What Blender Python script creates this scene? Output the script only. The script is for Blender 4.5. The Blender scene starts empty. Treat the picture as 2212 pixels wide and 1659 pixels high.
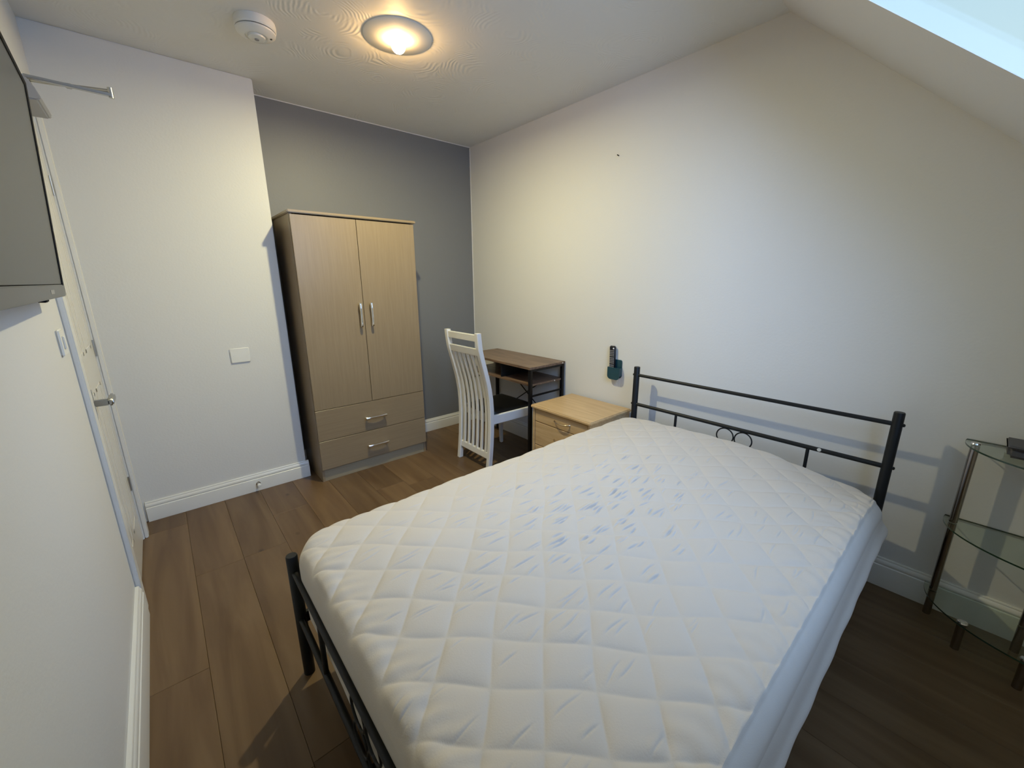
import bpy, bmesh, math, random
import numpy as np
from mathutils import Vector, Matrix
random.seed(7)
C = bpy.context.scene.collection
sc = bpy.context.scene

# ------------------------------------------------------------------ camera
F, YAW, PITCH, ROLL, CAMH = 877.32, -40.711, -14.29, -0.29, 1.38
cd = bpy.data.cameras.new('camera'); cam = bpy.data.objects.new('camera', cd); C.objects.link(cam)
cd.sensor_fit = 'HORIZONTAL'; cd.sensor_width = 36.0; cd.lens = F * 36.0 / 2212.0; cd.clip_start = 0.02
ya, pa, ra = map(math.radians, (YAW, PITCH, ROLL))
fw = Vector((math.sin(-ya) * math.cos(pa), math.cos(-ya) * math.cos(pa), math.sin(pa)))
rt = Vector((math.cos(-ya), -math.sin(-ya), 0)); up = rt.cross(fw)
r2 = math.cos(ra) * rt + math.sin(ra) * up; u2 = -math.sin(ra) * rt + math.cos(ra) * up
cam.matrix_world = Matrix(((r2.x, u2.x, -fw.x, 0), (r2.y, u2.y, -fw.y, 0), (r2.z, u2.z, -fw.z, CAMH), (0, 0, 0, 1)))
sc.camera = cam

# ------------------------------------------------------------------ world: pale daytime sky
w = bpy.data.worlds.new('sky'); sc.world = w; w.use_nodes = True
nt = w.node_tree; nt.nodes.clear()
tc = nt.nodes.new('ShaderNodeTexCoord'); sx = nt.nodes.new('ShaderNodeSeparateXYZ')
rp = nt.nodes.new('ShaderNodeValToRGB'); bg = nt.nodes.new('ShaderNodeBackground'); ow = nt.nodes.new('ShaderNodeOutputWorld')
nt.links.new(tc.outputs['Generated'], sx.inputs[0]); nt.links.new(sx.outputs['Z'], rp.inputs[0])
nt.links.new(rp.outputs[0], bg.inputs[0]); nt.links.new(bg.outputs[0], ow.inputs[0])
rp.color_ramp.elements[0].position = 0.10; rp.color_ramp.elements[0].color = (0.70, 0.93, 0.97, 1)
rp.color_ramp.elements[1].position = 0.60; rp.color_ramp.elements[1].color = (0.43, 0.68, 0.86, 1)
bg.inputs[1].default_value = 1.0

# soft daylight falling through the roof window (bright overcast sky, wide disc)
SUN_E, SUN_DIR, SUN_ANG = 16.0, Vector((0.08, 0.90, -0.32)), 108
sl = bpy.data.lights.new('daylight', 'SUN'); sl.energy = SUN_E; sl.angle = math.radians(SUN_ANG); sl.color = (0.34, 0.55, 1.0)
so = bpy.data.objects.new('daylight', sl); C.objects.link(so); so.location = (1.2, -1.5, 4.0)
so.rotation_euler = SUN_DIR.to_track_quat('-Z', 'Y').to_euler()

BX, BY = 1.098, 2.108                       # ceiling lamp position
BULB_E, BULB_W = 200.0, 27.5
ld = bpy.data.lights.new('lamp_light', 'AREA'); ld.shape = 'DISK'; ld.size = 0.05; ld.energy = BULB_W; ld.color = (1.0, 0.92, 0.53)
lo = bpy.data.objects.new('lamp_light', ld); C.objects.link(lo); lo.location = (BX, BY, 2.446)

sc.view_settings.view_transform = 'Standard'; sc.view_settings.look = 'None'
sc.view_settings.gamma = 1.0; sc.view_settings.use_curve_mapping = False
sc.view_settings.exposure = 0.0

# ------------------------------------------------------------------ materials
def mat(name, col=(0.8, 0.8, 0.8), rough=0.5, metal=0.0, spec=0.5):
    m = bpy.data.materials.new(name); m.use_nodes = True
    b = m.node_tree.nodes['Principled BSDF']
    b.inputs['Base Color'].default_value = (*col, 1); b.inputs['Roughness'].default_value = rough
    b.inputs['Metallic'].default_value = metal; b.inputs['Specular IOR Level'].default_value = spec
    return m
def nd(m, t, **k):
    n = m.node_tree.nodes.new(t)
    for a, v in k.items(): setattr(n, a, v)
    return n
def lk(m, a, b): m.node_tree.links.new(a, b)
def bsdf(m): return m.node_tree.nodes['Principled BSDF']
def coords(m, scale=(1, 1, 1), kind='Object'):
    t = nd(m, 'ShaderNodeTexCoord'); p = nd(m, 'ShaderNodeMapping'); p.inputs['Scale'].default_value = scale
    lk(m, t.outputs[kind], p.inputs[0]); return p.outputs[0]
def noise_bump(m, scale, dist, detail=4, strength=0.5, sc3=(1, 1, 1)):
    n = nd(m, 'ShaderNodeTexNoise'); n.inputs['Scale'].default_value = scale; n.inputs['Detail'].default_value = detail
    lk(m, coords(m, sc3), n.inputs['Vector'])
    b = nd(m, 'ShaderNodeBump'); b.inputs['Strength'].default_value = strength; b.inputs['Distance'].default_value = dist
    lk(m, n.outputs[0], b.inputs['Height']); lk(m, b.outputs[0], bsdf(m).inputs['Normal']); return b
def noise_color(m, c1, c2, scale, detail=5, sc3=(1, 1, 1), lo=0.35, hi=0.65, dist=0.0):
    n = nd(m, 'ShaderNodeTexNoise'); n.inputs['Scale'].default_value = scale; n.inputs['Detail'].default_value = detail
    n.inputs['Distortion'].default_value = dist
    lk(m, coords(m, sc3), n.inputs['Vector'])
    r = nd(m, 'ShaderNodeValToRGB'); r.color_ramp.elements[0].position = lo; r.color_ramp.elements[1].position = hi
    r.color_ramp.elements[0].color = (*c1, 1); r.color_ramp.elements[1].color = (*c2, 1)
    lk(m, n.outputs[0], r.inputs[0]); lk(m, r.outputs[0], bsdf(m).inputs['Base Color']); return r

M = {}
M['wall'] = mat('white_wall_paint', (0.68, 0.68, 0.67), 0.6, spec=0.3); noise_bump(M['wall'], 90, 0.002, 3, 0.25)
M['grey'] = mat('grey_wall_paint', (0.19, 0.195, 0.205), 0.5, spec=0.4); noise_bump(M['grey'], 90, 0.002, 3, 0.25)
M['trim'] = mat('white_gloss_paint', (0.72, 0.72, 0.70), 0.32)
M['door'] = mat('door_paint', (0.70, 0.68, 0.63), 0.25)
# swirled artex ceiling
m = M['ceiling'] = mat('swirled_plaster', (0.74, 0.735, 0.71), 0.55, spec=0.4)
v = nd(m, 'ShaderNodeTexVoronoi'); v.inputs['Scale'].default_value = 3.2; v.inputs['Randomness'].default_value = 1.0
wn = nd(m, 'ShaderNodeTexNoise'); wn.inputs['Scale'].default_value = 5.0; wn.inputs['Detail'].default_value = 2
oc = coords(m)
ad = nd(m, 'ShaderNodeVectorMath', operation='MULTIPLY_ADD'); ad.inputs[1].default_value = (0.10, 0.10, 0.0)
lk(m, oc, wn.inputs['Vector']); lk(m, wn.outputs['Color'], ad.inputs[0]); lk(m, oc, ad.inputs[2]); lk(m, ad.outputs[0], v.inputs['Vector'])
s1 = nd(m, 'ShaderNodeMath', operation='MULTIPLY'); s1.inputs[1].default_value = 120.0; lk(m, v.outputs['Distance'], s1.inputs[0])
s2 = nd(m, 'ShaderNodeMath', operation='SINE'); lk(m, s1.outputs[0], s2.inputs[0])
n3 = nd(m, 'ShaderNodeTexNoise'); n3.inputs['Scale'].default_value = 9.0; lk(m, oc, n3.inputs['Vector'])
mr = nd(m, 'ShaderNodeMapRange'); mr.inputs[1].default_value = 0.47; mr.inputs[2].default_value = 0.62; lk(m, n3.outputs[0], mr.inputs[0])
s3 = nd(m, 'ShaderNodeMath', operation='MULTIPLY'); lk(m, s2.outputs[0], s3.inputs[0]); lk(m, mr.outputs[0], s3.inputs[1])
bp = nd(m, 'ShaderNodeBump'); bp.inputs['Strength'].default_value = 0.4; bp.inputs['Distance'].default_value = 0.0014
lk(m, s3.outputs[0], bp.inputs['Height']); lk(m, bp.outputs[0], bsdf(m).inputs['Normal'])

# laminate planks: tone differs per plank
m = M['plank'] = mat('oak_laminate', (0.3, 0.2, 0.1), 0.38, spec=0.4)
oi = nd(m, 'ShaderNodeObjectInfo'); oc = coords(m, (6, 0.55, 1))
cb = nd(m, 'ShaderNodeVectorMath', operation='ADD'); lk(m, oc, cb.inputs[0])
ml = nd(m, 'ShaderNodeMath', operation='MULTIPLY'); ml.inputs[1].default_value = 31.7; lk(m, oi.outputs['Random'], ml.inputs[0]); lk(m, ml.outputs[0], cb.inputs[1])
n1 = nd(m, 'ShaderNodeTexNoise'); n1.inputs['Scale'].default_value = 2.2; n1.inputs['Detail'].default_value = 7; n1.inputs['Distortion'].default_value = 0.8; lk(m, cb.outputs[0], n1.inputs['Vector'])
r1 = nd(m, 'ShaderNodeValToRGB'); e = r1.color_ramp.elements
e[0].position = 0.32; e[0].color = (0.098, 0.056, 0.026, 1); e[1].position = 0.70; e[1].color = (0.158, 0.100, 0.052, 1)
lk(m, n1.outputs[0], r1.inputs[0])
hs = nd(m, 'ShaderNodeHueSaturation'); mr = nd(m, 'ShaderNodeMapRange'); mr.inputs[3].default_value = 0.88; mr.inputs[4].default_value = 1.12
lk(m, oi.outputs['Random'], mr.inputs[0]); lk(m, mr.outputs[0], hs.inputs['Value']); lk(m, r1.outputs[0], hs.inputs['Color'])
# knots
kv = nd(m, 'ShaderNodeTexVoronoi'); kv.inputs['Scale'].default_value = 1.0; cb2 = nd(m, 'ShaderNodeVectorMath', operation='ADD')
lk(m, coords(m, (4.2, 2.6, 0.01)), cb2.inputs[0]); lk(m, ml.outputs[0], cb2.inputs[1]); lk(m, cb2.outputs[0], kv.inputs['Vector'])
kr = nd(m, 'ShaderNodeMapRange'); kr.inputs[1].default_value = 0.015; kr.inputs[2].default_value = 0.07; kr.inputs[3].default_value = 0.45; kr.inputs[4].default_value = 1.0
lk(m, kv.outputs['Distance'], kr.inputs[0])
mx = nd(m, 'ShaderNodeVectorMath', operation='SCALE'); lk(m, hs.outputs[0], mx.inputs[0]); lk(m, kr.outputs[0], mx.inputs['Scale'])
lk(m, mx.outputs[0], bsdf(m).inputs['Base Color'])
M['underfloor'] = mat('dark_underlay', (0.05, 0.035, 0.02), 0.8)

m = M['wardrobe'] = mat('beige_wood_effect', (0.45, 0.35, 0.235), 0.32, spec=0.45)
noise_color(m, (0.250, 0.190, 0.120), (0.277, 0.212, 0.136), 3.0, 8, (24, 24, 1.2))
m = M['wardrobe_h'] = mat('beige_wood_effect_across', (0.45, 0.35, 0.235), 0.32, spec=0.45)
noise_color(m, (0.250, 0.190, 0.120), (0.277, 0.212, 0.136), 3.0, 8, (1.2, 24, 24))
m = M['plinth'] = mat('pale_plinth_board', (0.42, 0.36, 0.27), 0.4); noise_color(m, (0.31, 0.265, 0.18), (0.34, 0.29, 0.205), 3.0, 8, (1.2, 24, 24))
m = M['beech'] = mat('beech_effect', (0.52, 0.36, 0.19), 0.38); noise_color(m, (0.47, 0.315, 0.155), (0.57, 0.40, 0.215), 2.4, 8, (22, 1.4, 22), dist=0.5)
m = M['walnut'] = mat('dark_walnut_effect', (0.13, 0.08, 0.05), 0.38); noise_color(m, (0.085, 0.05, 0.032), (0.23, 0.15, 0.10), 2.2, 8, (16, 1.8, 16), 0.3, 0.75, 0.7)
M['black'] = mat('black_powder_coat', (0.007, 0.009, 0.012), 0.42, spec=.3)
M['blackmetal'] = mat('black_metal', (0.005, 0.005, 0.006), 0.4, spec=.3)
M['leather'] = mat('black_faux_leather', (0.004, 0.004, 0.004), 0.38, spec=.25)
M['chair'] = mat('white_satin_paint', (0.72, 0.72, 0.72), 0.35)
M['chrome'] = mat('chrome', (0.80, 0.80, 0.82), 0.12, 1.0)
M['steel'] = mat('brushed_steel', (0.45, 0.46, 0.47), 0.35, 1.0)
M['smoke_steel'] = mat('dark_chrome', (0.32, 0.29, 0.27), 0.16, 1.0)
M['plastic'] = mat('white_plastic', (0.75, 0.75, 0.73), 0.35)
M['greyplastic'] = mat('grey_closer_cover', (0.33, 0.33, 0.35), 0.4)
M['darkgap'] = mat('dark_vent', (0.03, 0.03, 0.03), 0.7)
m = M['quilt'] = mat('quilted_microfibre', (0.56, 0.51, 0.445), 0.75, spec=0.2)
bsdf(m).inputs['Sheen Weight'].default_value = 0.15; noise_bump(m, 260, 0.0012, 4, 0.35)
m = M['skirt'] = mat('plain_stretch_fabric', (0.58, 0.54, 0.48), 0.7, spec=0.2); noise_bump(m, 500, 0.0006, 2, 0.3)
M['mattress'] = mat('mattress_ticking', (0.70, 0.69, 0.66), 0.8)
M['screen'] = mat('television_panel', (0.040, 0.045, 0.042), 0.28, spec=0.5); bsdf(M['screen']).inputs['IOR'].default_value = 1.28
M['bezel'] = mat('glossy_black_bezel', (0.003, 0.004, 0.008), 0.6, spec=.08)
M['strip'] = mat('grey_lower_bezel', (0.10, 0.105, 0.105), 0.35)
M['teal'] = mat('teal_plastic', (0.012, 0.055, 0.075), 0.38)
M['remote'] = mat('black_remote_plastic', (0.008, 0.008, 0.012), 0.4)
M['rubber'] = mat('grey_rubber_buttons', (0.30, 0.30, 0.32), 0.6)
M['whitebtn'] = mat('white_button', (0.9, 0.9, 0.9), 0.4)
M['brass'] = mat('pale_brass', (0.75, 0.63, 0.45), 0.25, 1.0)
M['box'] = mat('charcoal_plastic', (0.075, 0.075, 0.085), 0.6)
M['sticker'] = mat('worn_silver_sticker', (0.5, 0.5, 0.48), 0.5)
M['slatwood'] = mat('pale_slat_wood', (0.5, 0.38, 0.24), 0.6)
m = M['bulb'] = mat('lit_lamp', (1, 1, 1)); bsdf(m).inputs['Emission Color'].default_value = (1.0, 0.60, 0.22, 1); bsdf(m).inputs['Emission Strength'].default_value = BULB_E
# glass shelves: real slabs, faintly green, mostly see-through
m = M['glass'] = bpy.data.materials.new('clear_glass'); m.use_nodes = True; m.node_tree.nodes.clear()
tr = nd(m, 'ShaderNodeBsdfTransparent'); tr.inputs[0].default_value = (0.93, 0.965, 0.94, 1); gl = nd(m, 'ShaderNodeBsdfGlossy'); gl.inputs['Roughness'].default_value = 0.02
fw_ = nd(m, 'ShaderNodeLayerWeight'); fp_ = nd(m, 'ShaderNodeMath', operation='POWER'); fp_.inputs[1].default_value = 5.0; lk(m, fw_.outputs['Facing'], fp_.inputs[0]); fr = nd(m, 'ShaderNodeMath', operation='MULTIPLY_ADD'); fr.inputs[1].default_value = 0.7; fr.inputs[2].default_value = 0.04; lk(m, fp_.outputs[0], fr.inputs[0]); ms = nd(m, 'ShaderNodeMixShader'); mo = nd(m, 'ShaderNodeOutputMaterial')
lk(m, fr.outputs[0], ms.inputs[0]); lk(m, tr.outputs[0], ms.inputs[1]); lk(m, gl.outputs[0], ms.inputs[2]); lk(m, ms.outputs[0], mo.inputs[0])
m = M['glassedge'] = mat('green_glass_edge', (0.02, 0.045, 0.03), 0.15)
m = M['windowglass'] = bpy.data.materials.new('window_glass'); m.use_nodes = True; m.node_tree.nodes.clear()
tr = nd(m, 'ShaderNodeBsdfTransparent'); gl = nd(m, 'ShaderNodeBsdfGlossy'); gl.inputs['Roughness'].default_value = 0.01
ms = nd(m, 'ShaderNodeMixShader'); ms.inputs[0].default_value = 0.04; mo = nd(m, 'ShaderNodeOutputMaterial')
lk(m, tr.outputs[0], ms.inputs[1]); lk(m, gl.outputs[0], ms.inputs[2]); lk(m, ms.outputs[0], mo.inputs[0])

# ------------------------------------------------------------------ mesh helpers
def add_box(bm, x0, x1, y0, y1, z0, z1, bev=0.0, seg=2, mtx=None):
    t = bmesh.new(); bmesh.ops.create_cube(t, size=1.0)
    for v_ in t.verts:
        v_.co = Vector(((x0 + x1) / 2 + v_.co.x * (x1 - x0), (y0 + y1) / 2 + v_.co.y * (y1 - y0), (z0 + z1) / 2 + v_.co.z * (z1 - z0)))
    if bev > 0: bmesh.ops.bevel(t, geom=list(t.edges), offset=bev, segments=seg, affect='EDGES', clamp_overlap=True)
    if mtx is not None: t.transform(mtx)
    me = bpy.data.meshes.new('t'); t.to_mesh(me); t.free(); bm.from_mesh(me); bpy.data.meshes.remove(me)
def add_tube(bm, pts, rad, seg=12, cap=True, closed=False):
    pts = [Vector(p) for p in pts]; n = len(pts); rings = []
    rads = rad if isinstance(rad, (list, tuple)) else [rad] * n
    prev = None
    for i, p in enumerate(pts):
        if closed: d = (pts[(i + 1) % n] - pts[i - 1]).normalized()
        else: d = (pts[min(i + 1, n - 1)] - pts[max(i - 1, 0)]).normalized()
        if prev is None:
            a = Vector((0, 0, 1)) if abs(d.z) < 0.9 else Vector((1, 0, 0)); u = d.cross(a).normalized()
        else: u = (prev - d * prev.dot(d)).normalized()
        prev = u; v_ = d.cross(u)
        rings.append([bm.verts.new(p + rads[i] * (math.cos(2 * math.pi * k / seg) * u + math.sin(2 * math.pi * k / seg) * v_)) for k in range(seg)])
    for i in range(n if closed else n - 1):
        a, b = rings[i], rings[(i + 1) % n]
        for k in range(seg): bm.faces.new((a[k], a[(k + 1) % seg], b[(k + 1) % seg], b[k]))
    if cap and not closed: bm.faces.new(rings[0][::-1]); bm.faces.new(rings[-1])
def add_lathe(bm, prof, seg=32, origin=(0, 0, 0), mtx=None):
    o = Vector(origin); rings = []
    T = mtx if mtx is not None else Matrix.Identity(4)
    for r_, z_ in prof:
        if r_ < 1e-6: rings.append([bm.verts.new(o + T @ Vector((0, 0, z_)))])
        else: rings.append([bm.verts.new(o + T @ Vector((r_ * math.cos(2 * math.pi * k / seg), r_ * math.sin(2 * math.pi * k / seg), z_))) for k in range(seg)])
    for a, b in zip(rings, rings[1:]):
        for k in range(seg):
            k2 = (k + 1) % seg
            if len(a) == 1 and len(b) == 1: continue
            if len(a) == 1: bm.faces.new((a[0], b[k], b[k2]))
            elif len(b) == 1: bm.faces.new((a[k2], a[k], b[0]))
            else: bm.faces.new((a[k2], a[k], b[k], b[k2]))
def add_prism(bm, poly, axis, a0, a1):
    """poly: 2-D outline; axis: extrusion axis. coordinates are the other two axes in order."""
    def mk(p, a):
        return Vector((a, p[0], p[1])) if axis == 'x' else Vector((p[0], a, p[1])) if axis == 'y' else Vector((p[0], p[1], a))
    A = [bm.verts.new(mk(p, a0)) for p in poly]; B = [bm.verts.new(mk(p, a1)) for p in poly]; n = len(poly)
    bm.faces.new(A); bm.faces.new(B[::-1])
    for i in range(n): bm.faces.new((A[i], B[i], B[(i + 1) % n], A[(i + 1) % n]))
def obj(name, bm, m, parent=None, smooth=None):
    bmesh.ops.recalc_face_normals(bm, faces=bm.faces)
    me = bpy.data.meshes.new(name); bm.to_mesh(me); bm.free(); me.materials.append(M[m] if isinstance(m, str) else m)
    if smooth is not None:
        me.shade_smooth(); me.set_sharp_from_angle(angle=math.radians(smooth))
    o = bpy.data.objects.new(name, me); C.objects.link(o)
    if parent: o.parent = parent; o.matrix_parent_inverse = parent.matrix_world.inverted()
    return o
def thing(name, label, cat, loc=(0, 0, 0), group=None, rz=0):
    o = bpy.data.objects.new(name, None); C.objects.link(o); o.location = loc; o.rotation_euler = (0, 0, rz); o.empty_display_size = 0.05
    o['label'] = label; o['category'] = cat
    if group: o['group'] = group
    o.matrix_world = Matrix.Translation(loc) @ Matrix.Rotation(rz, 4, 'Z')
    return o
def tag(o, label, cat, group=None):
    o['label'] = label; o['category'] = cat
    if group: o['group'] = group
    return o
def struct(name, bm, m, parent=None, smooth=None, label=None):
    o = obj(name, bm, m, parent, smooth)
    if not parent: o['kind'] = 'structure'; o['category'] = name.split('_')[0]; o['label'] = label
    return o
def boxo(name, dims, m, parent=None, bev=0.0, seg=2):
    bm = bmesh.new(); add_box(bm, *dims, bev=bev, seg=seg); return obj(name, bm, m, parent, 35 if bev else None)
def tubeo(name, pts, rad, m, parent=None, seg=14, closed=False):
    bm = bmesh.new(); add_tube(bm, pts, rad, seg, closed=closed); return obj(name, bm, m, parent, 40)

# ------------------------------------------------------------------ room shell
XL, XR, YG, YB, XB, HC = -0.26, 2.335, 3.271, 3.046, 0.639, 2.523
YK, SL = 0.815, 0.893                       # where the slope starts, its fall per metre
YBK = -0.95; ZK = HC - (YK - YBK) * SL      # low wall behind the camera
zs = lambda y: HC - (YK - y) * SL

bm = bmesh.new(); add_box(bm, XL - .1, XR + .1, YBK - .1, YG + .1, -0.10, -0.008)
floor = struct('floor', bm, 'underfloor', label='brown oak-effect laminate floor laid in planks')
PW, PL = 0.2, 1.22
i = 0; x = -0.27
pm = {}
while x < XR + 0.01:
    w_ = PW if i else PW
    x1 = min(x + w_, XR + .02)
    off = [1.64, 1.05, 2.28, 1.40, 0.78, 1.86, 2.5, 1.2, 0.9, 2.1, 1.5, 0.6, 1.75, 1.3][i % 14]
    y = off - 4 * PL
    while y < YG + .02:
        ya_, yb_ = max(y, YBK - .02), min(y + PL, YG + .02)
        if yb_ - ya_ > 0.03:
            key = (round(x1 - x, 3), round(yb_ - ya_, 3))
            if key not in pm:
                b2 = bmesh.new(); add_box(b2, -(x1 - x) / 2 + .0004, (x1 - x) / 2 - .0004, -(yb_ - ya_) / 2 + .0004, (yb_ - ya_) / 2 - .0004, -0.008, 0, bev=0.0008, seg=1)
                me = bpy.data.meshes.new('plank'); b2.to_mesh(me); b2.free(); me.materials.append(M['plank']); pm[key] = me
            p = bpy.data.objects.new('plank', pm[key]); C.objects.link(p); p.parent = floor; p.location = ((x + x1) / 2, (ya_ + yb_) / 2, 0)
        y += PL
    x = x1; i += 1

bm = bmesh.new(); add_box(bm, XL - .1, XR + .1, YK - .0, YG + .1, HC, HC + .1)
struct('ceiling', bm, 'ceiling', label='white ceiling with swirled plaster pattern')
# sloping ceiling with the opening of the roof window
OX0, OX1, OY0, OY1 = 0.72, 1.65, -0.50, 0.52
bm = bmesh.new()
xs = [XL - .1, OX0, OX1, XR + .1]; ys = [YBK - .1, OY0, OY1, YK]
nrm = Vector((0, -SL, 1)).normalized(); TH = 0.002
def grid_v(off): return [[bm.verts.new(Vector((x_, y_, zs(y_))) + nrm * off) for y_ in ys] for x_ in xs]
Gi, Go = grid_v(0), grid_v(TH)
for a in range(3):
    for b in range(3):
        if (a, b) == (1, 1): continue
        bm.faces.new((Gi[a][b], Gi[a + 1][b], Gi[a + 1][b + 1], Gi[a][b + 1])); bm.faces.new((Go[a][b], Go[a][b + 1], Go[a + 1][b + 1], Go[a + 1][b]))
for (a, b), (c, d) in [((1, 1), (2, 1)), ((2, 1), (2, 2)), ((2, 2), (1, 2)), ((1, 2), (1, 1))]:
    bm.faces.new((Gi[a][b], Go[a][b], Go[c][d], Gi[c][d]))
struct('wall_slope', bm, 'wall', label='white sloping ceiling with roof window at upper right')
# window frame + pane, set on the outside of the opening
T = Matrix.Translation((0, 0, zs(0))) @ Matrix.Rotation(math.atan(SL), 4, 'X')
k = math.sqrt(1 + SL * SL); u0, u1 = OY0 * k, OY1 * k
bm = bmesh.new()
for d in [(OX0 - .12, OX0 - .05, u0 - .12, u1 + .12), (OX1 + .33, OX1 + .40, u0 - .09, u1 + .09), (OX0 - .05, OX1 + .33, u0 - .12, u0 - .05), (OX0 - .05, OX1 + .33, u1 + .05, u1 + .12)]:
    add_box(bm, d[0], d[1], d[2], d[3], TH + .001, TH + .05, bev=.003, mtx=T)
win = struct('window_1', bm, 'trim', label='white framed roof window showing pale blue sky')
bm = bmesh.new(); add_box(bm, OX0 - .055, OX1 + .335, u0 - .055, u1 + .055, TH + .018, TH + .024, mtx=T); obj('pane', bm, 'windowglass', win)

bm = bmesh.new(); add_prism(bm, [(YBK - .1, -0.1), (YG + .1, -0.1), (YG + .1, HC), (YK, HC), (YBK - .1, zs(YBK - .1))], 'x', XR, XR + .1)
struct('wall_right', bm, 'wall', label='white wall behind the headboard')
bm = bmesh.new(); add_box(bm, XB - .1, XR, YG, YG + .1, -.1, HC)
struct('wall_back', bm, 'grey', label='grey painted wall behind the wardrobe')
bm = bmesh.new(); add_box(bm, XL - .1, XB, YB, YG + .08, -.1, HC, bev=.004)
struct('wall_alcove', bm, 'wall', label='white wall section left of the wardrobe')
bm = bmesh.new(); add_box(bm, XL - .1, XR + .1, YBK - .1, YBK, -.1, ZK)
struct('wall_front', bm, 'wall', label='low white wall under the slope')
DY0, DY1, DZ = 2.185, 2.83, 2.10
bm = bmesh.new()
add_prism(bm, [(YBK, -.1), (DY0, -.1), (DY0, DZ), (DY1, DZ), (DY1, -.1), (YB, -.1), (YB, HC), (YK, HC), (YBK, ZK)], 'x', XL - .1, XL)
struct('wall_left', bm, 'wall', label='white left wall holding the television and door')
# thin white paint lines where the grey wall meets ceiling and corner
bm = bmesh.new(); add_box(bm, XB, XR, YG - .004, YG, HC - .005, HC); add_box(bm, XR - .006, XR, YG - .004, YG, .12, HC - .008)
struct('trim_1', bm, 'wall', label='thin white paint line edging the grey wall')

def skirting(name, p0, p1, nrm2, h, label, th=0.016):
    """moulded board from p0 to p1 on the floor; nrm2 points into the room"""
    p0, p1, n2 = Vector((*p0, 0)), Vector((*p1, 0)), Vector((*nrm2, 0))
    prof = [(0, 0.001), (th, 0.001), (th, h - .040), (th - .001, h - .036), (th - .0045, h - .033), (th - .003, h - .028), (th - .0028, h - .022), (th - .006, h - .013), (th - .009, h - .009), (th - .009, h - .004), (th - .011, h), (0, h)]
    bm = bmesh.new()
    A = [bm.verts.new(p0 + n2 * a + Vector((0, 0, z_))) for a, z_ in prof]; B = [bm.verts.new(p1 + n2 * a + Vector((0, 0, z_))) for a, z_ in prof]
    n = len(prof); bm.faces.new(A); bm.faces.new(B[::-1])
    for i_ in range(n): bm.faces.new((A[i_], B[i_], B[(i_ + 1) % n], A[(i_ + 1) % n]))
    return struct(name, bm, 'trim', smooth=25, label=label)
e_ = .0005
skirting('baseboard_right', (XR - e_, YBK), (XR - e_, YG - .018), (-1, 0), 0.142, 'white moulded skirting under the headboard wall')
skirting('baseboard_back', (XB + .018, YG - e_), (XR - .018, YG - e_), (0, -1), 0.118, 'white skirting along the grey wall')
skirting('baseboard_alcove', (XL + .018, YB - e_), (XB + .016, YB - e_), (0, -1), 0.122, 'white moulded skirting with door stop, left of wardrobe', 0.018)
skirting('baseboard_return', (XB + e_, YB - .001), (XB + e_, YG - .018), (1, 0), 0.122, 'short skirting return beside wardrobe')
skirting('baseboard_left', (XL + e_, YBK), (XL + e_, DY0 - .072), (1, 0), 0.150, 'white skirting under the television wall', 0.022)

# door, architrave
bm = bmesh.new(); add_box(bm, XL - .046, XL - .006, DY0 + .003, DY1 - .003, 0.006, DZ - .003, bev=.002)
door = struct('door_1', bm, 'door', label='closed white door with lever handle on the left wall')
for z0, z1 in ((0.18, 0.92), (1.08, 1.94)):
    for (a, b) in ((DY0 + .10, (DY0 + DY1) / 2 - .04), ((DY0 + DY1) / 2 + .04, DY1 - .10)):
        bm = bmesh.new()
        add_box(bm, XL - .007, XL - .004, a, b, z0, z0 + .018, bev=.002, seg=1); add_box(bm, XL - .007, XL - .004, a, b, z1 - .018, z1, bev=.002, seg=1)
        add_box(bm, XL - .007, XL - .004, a, a + .018, z0, z1, bev=.002, seg=1); add_box(bm, XL - .007, XL - .004, b - .018, b, z0, z1, bev=.002, seg=1)
        obj('panel_moulding', bm, 'door', door)
bm = bmesh.new()
add_box(bm, XL, XL + .018, DY0 - .068, DY0 - .002, 0, DZ + .066, bev=.004); add_box(bm, XL, XL + .018, DY1 + .002, DY1 + .068, 0, DZ + .066, bev=.004)
add_box(bm, XL, XL + .0175, DY0 - .002, DY1 + .002, DZ + .002, DZ + .066, bev=.004)
add_box(bm, XL - .1, XL - .002, DY0 - .001, DY0 + .002, 0, DZ); add_box(bm, XL - .1, XL - .002, DY1 - .002, DY1 + .001, 0, DZ)
struct('trim_2', bm, 'trim', smooth=30, label='white architrave round the door')
for z_ in (0.34, 1.07, 1.80):
    bm = bmesh.new(); add_tube(bm, [(XL - .003, DY1 - .004, z_ - .04), (XL - .003, DY1 - .004, z_ + .04)], .0045, 10)
    obj('hinge', bm, 'steel', door, 40)
bm = bmesh.new(); add_box(bm, XL - .006, XL + .005, 2.275, 2.325, .845, .960, bev=.002)
hp = obj('handle_plate', bm, 'steel', door, 40)
bm = bmesh.new(); add_box(bm, XL + .004, XL + .050, 2.288, 2.312, .892, .918, bev=.004); add_box(bm, XL + .044, XL + .064, 2.284, 2.400, .890, .920, bev=.006, seg=3)
obj('lever', bm, 'steel', hp, 50)
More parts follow.
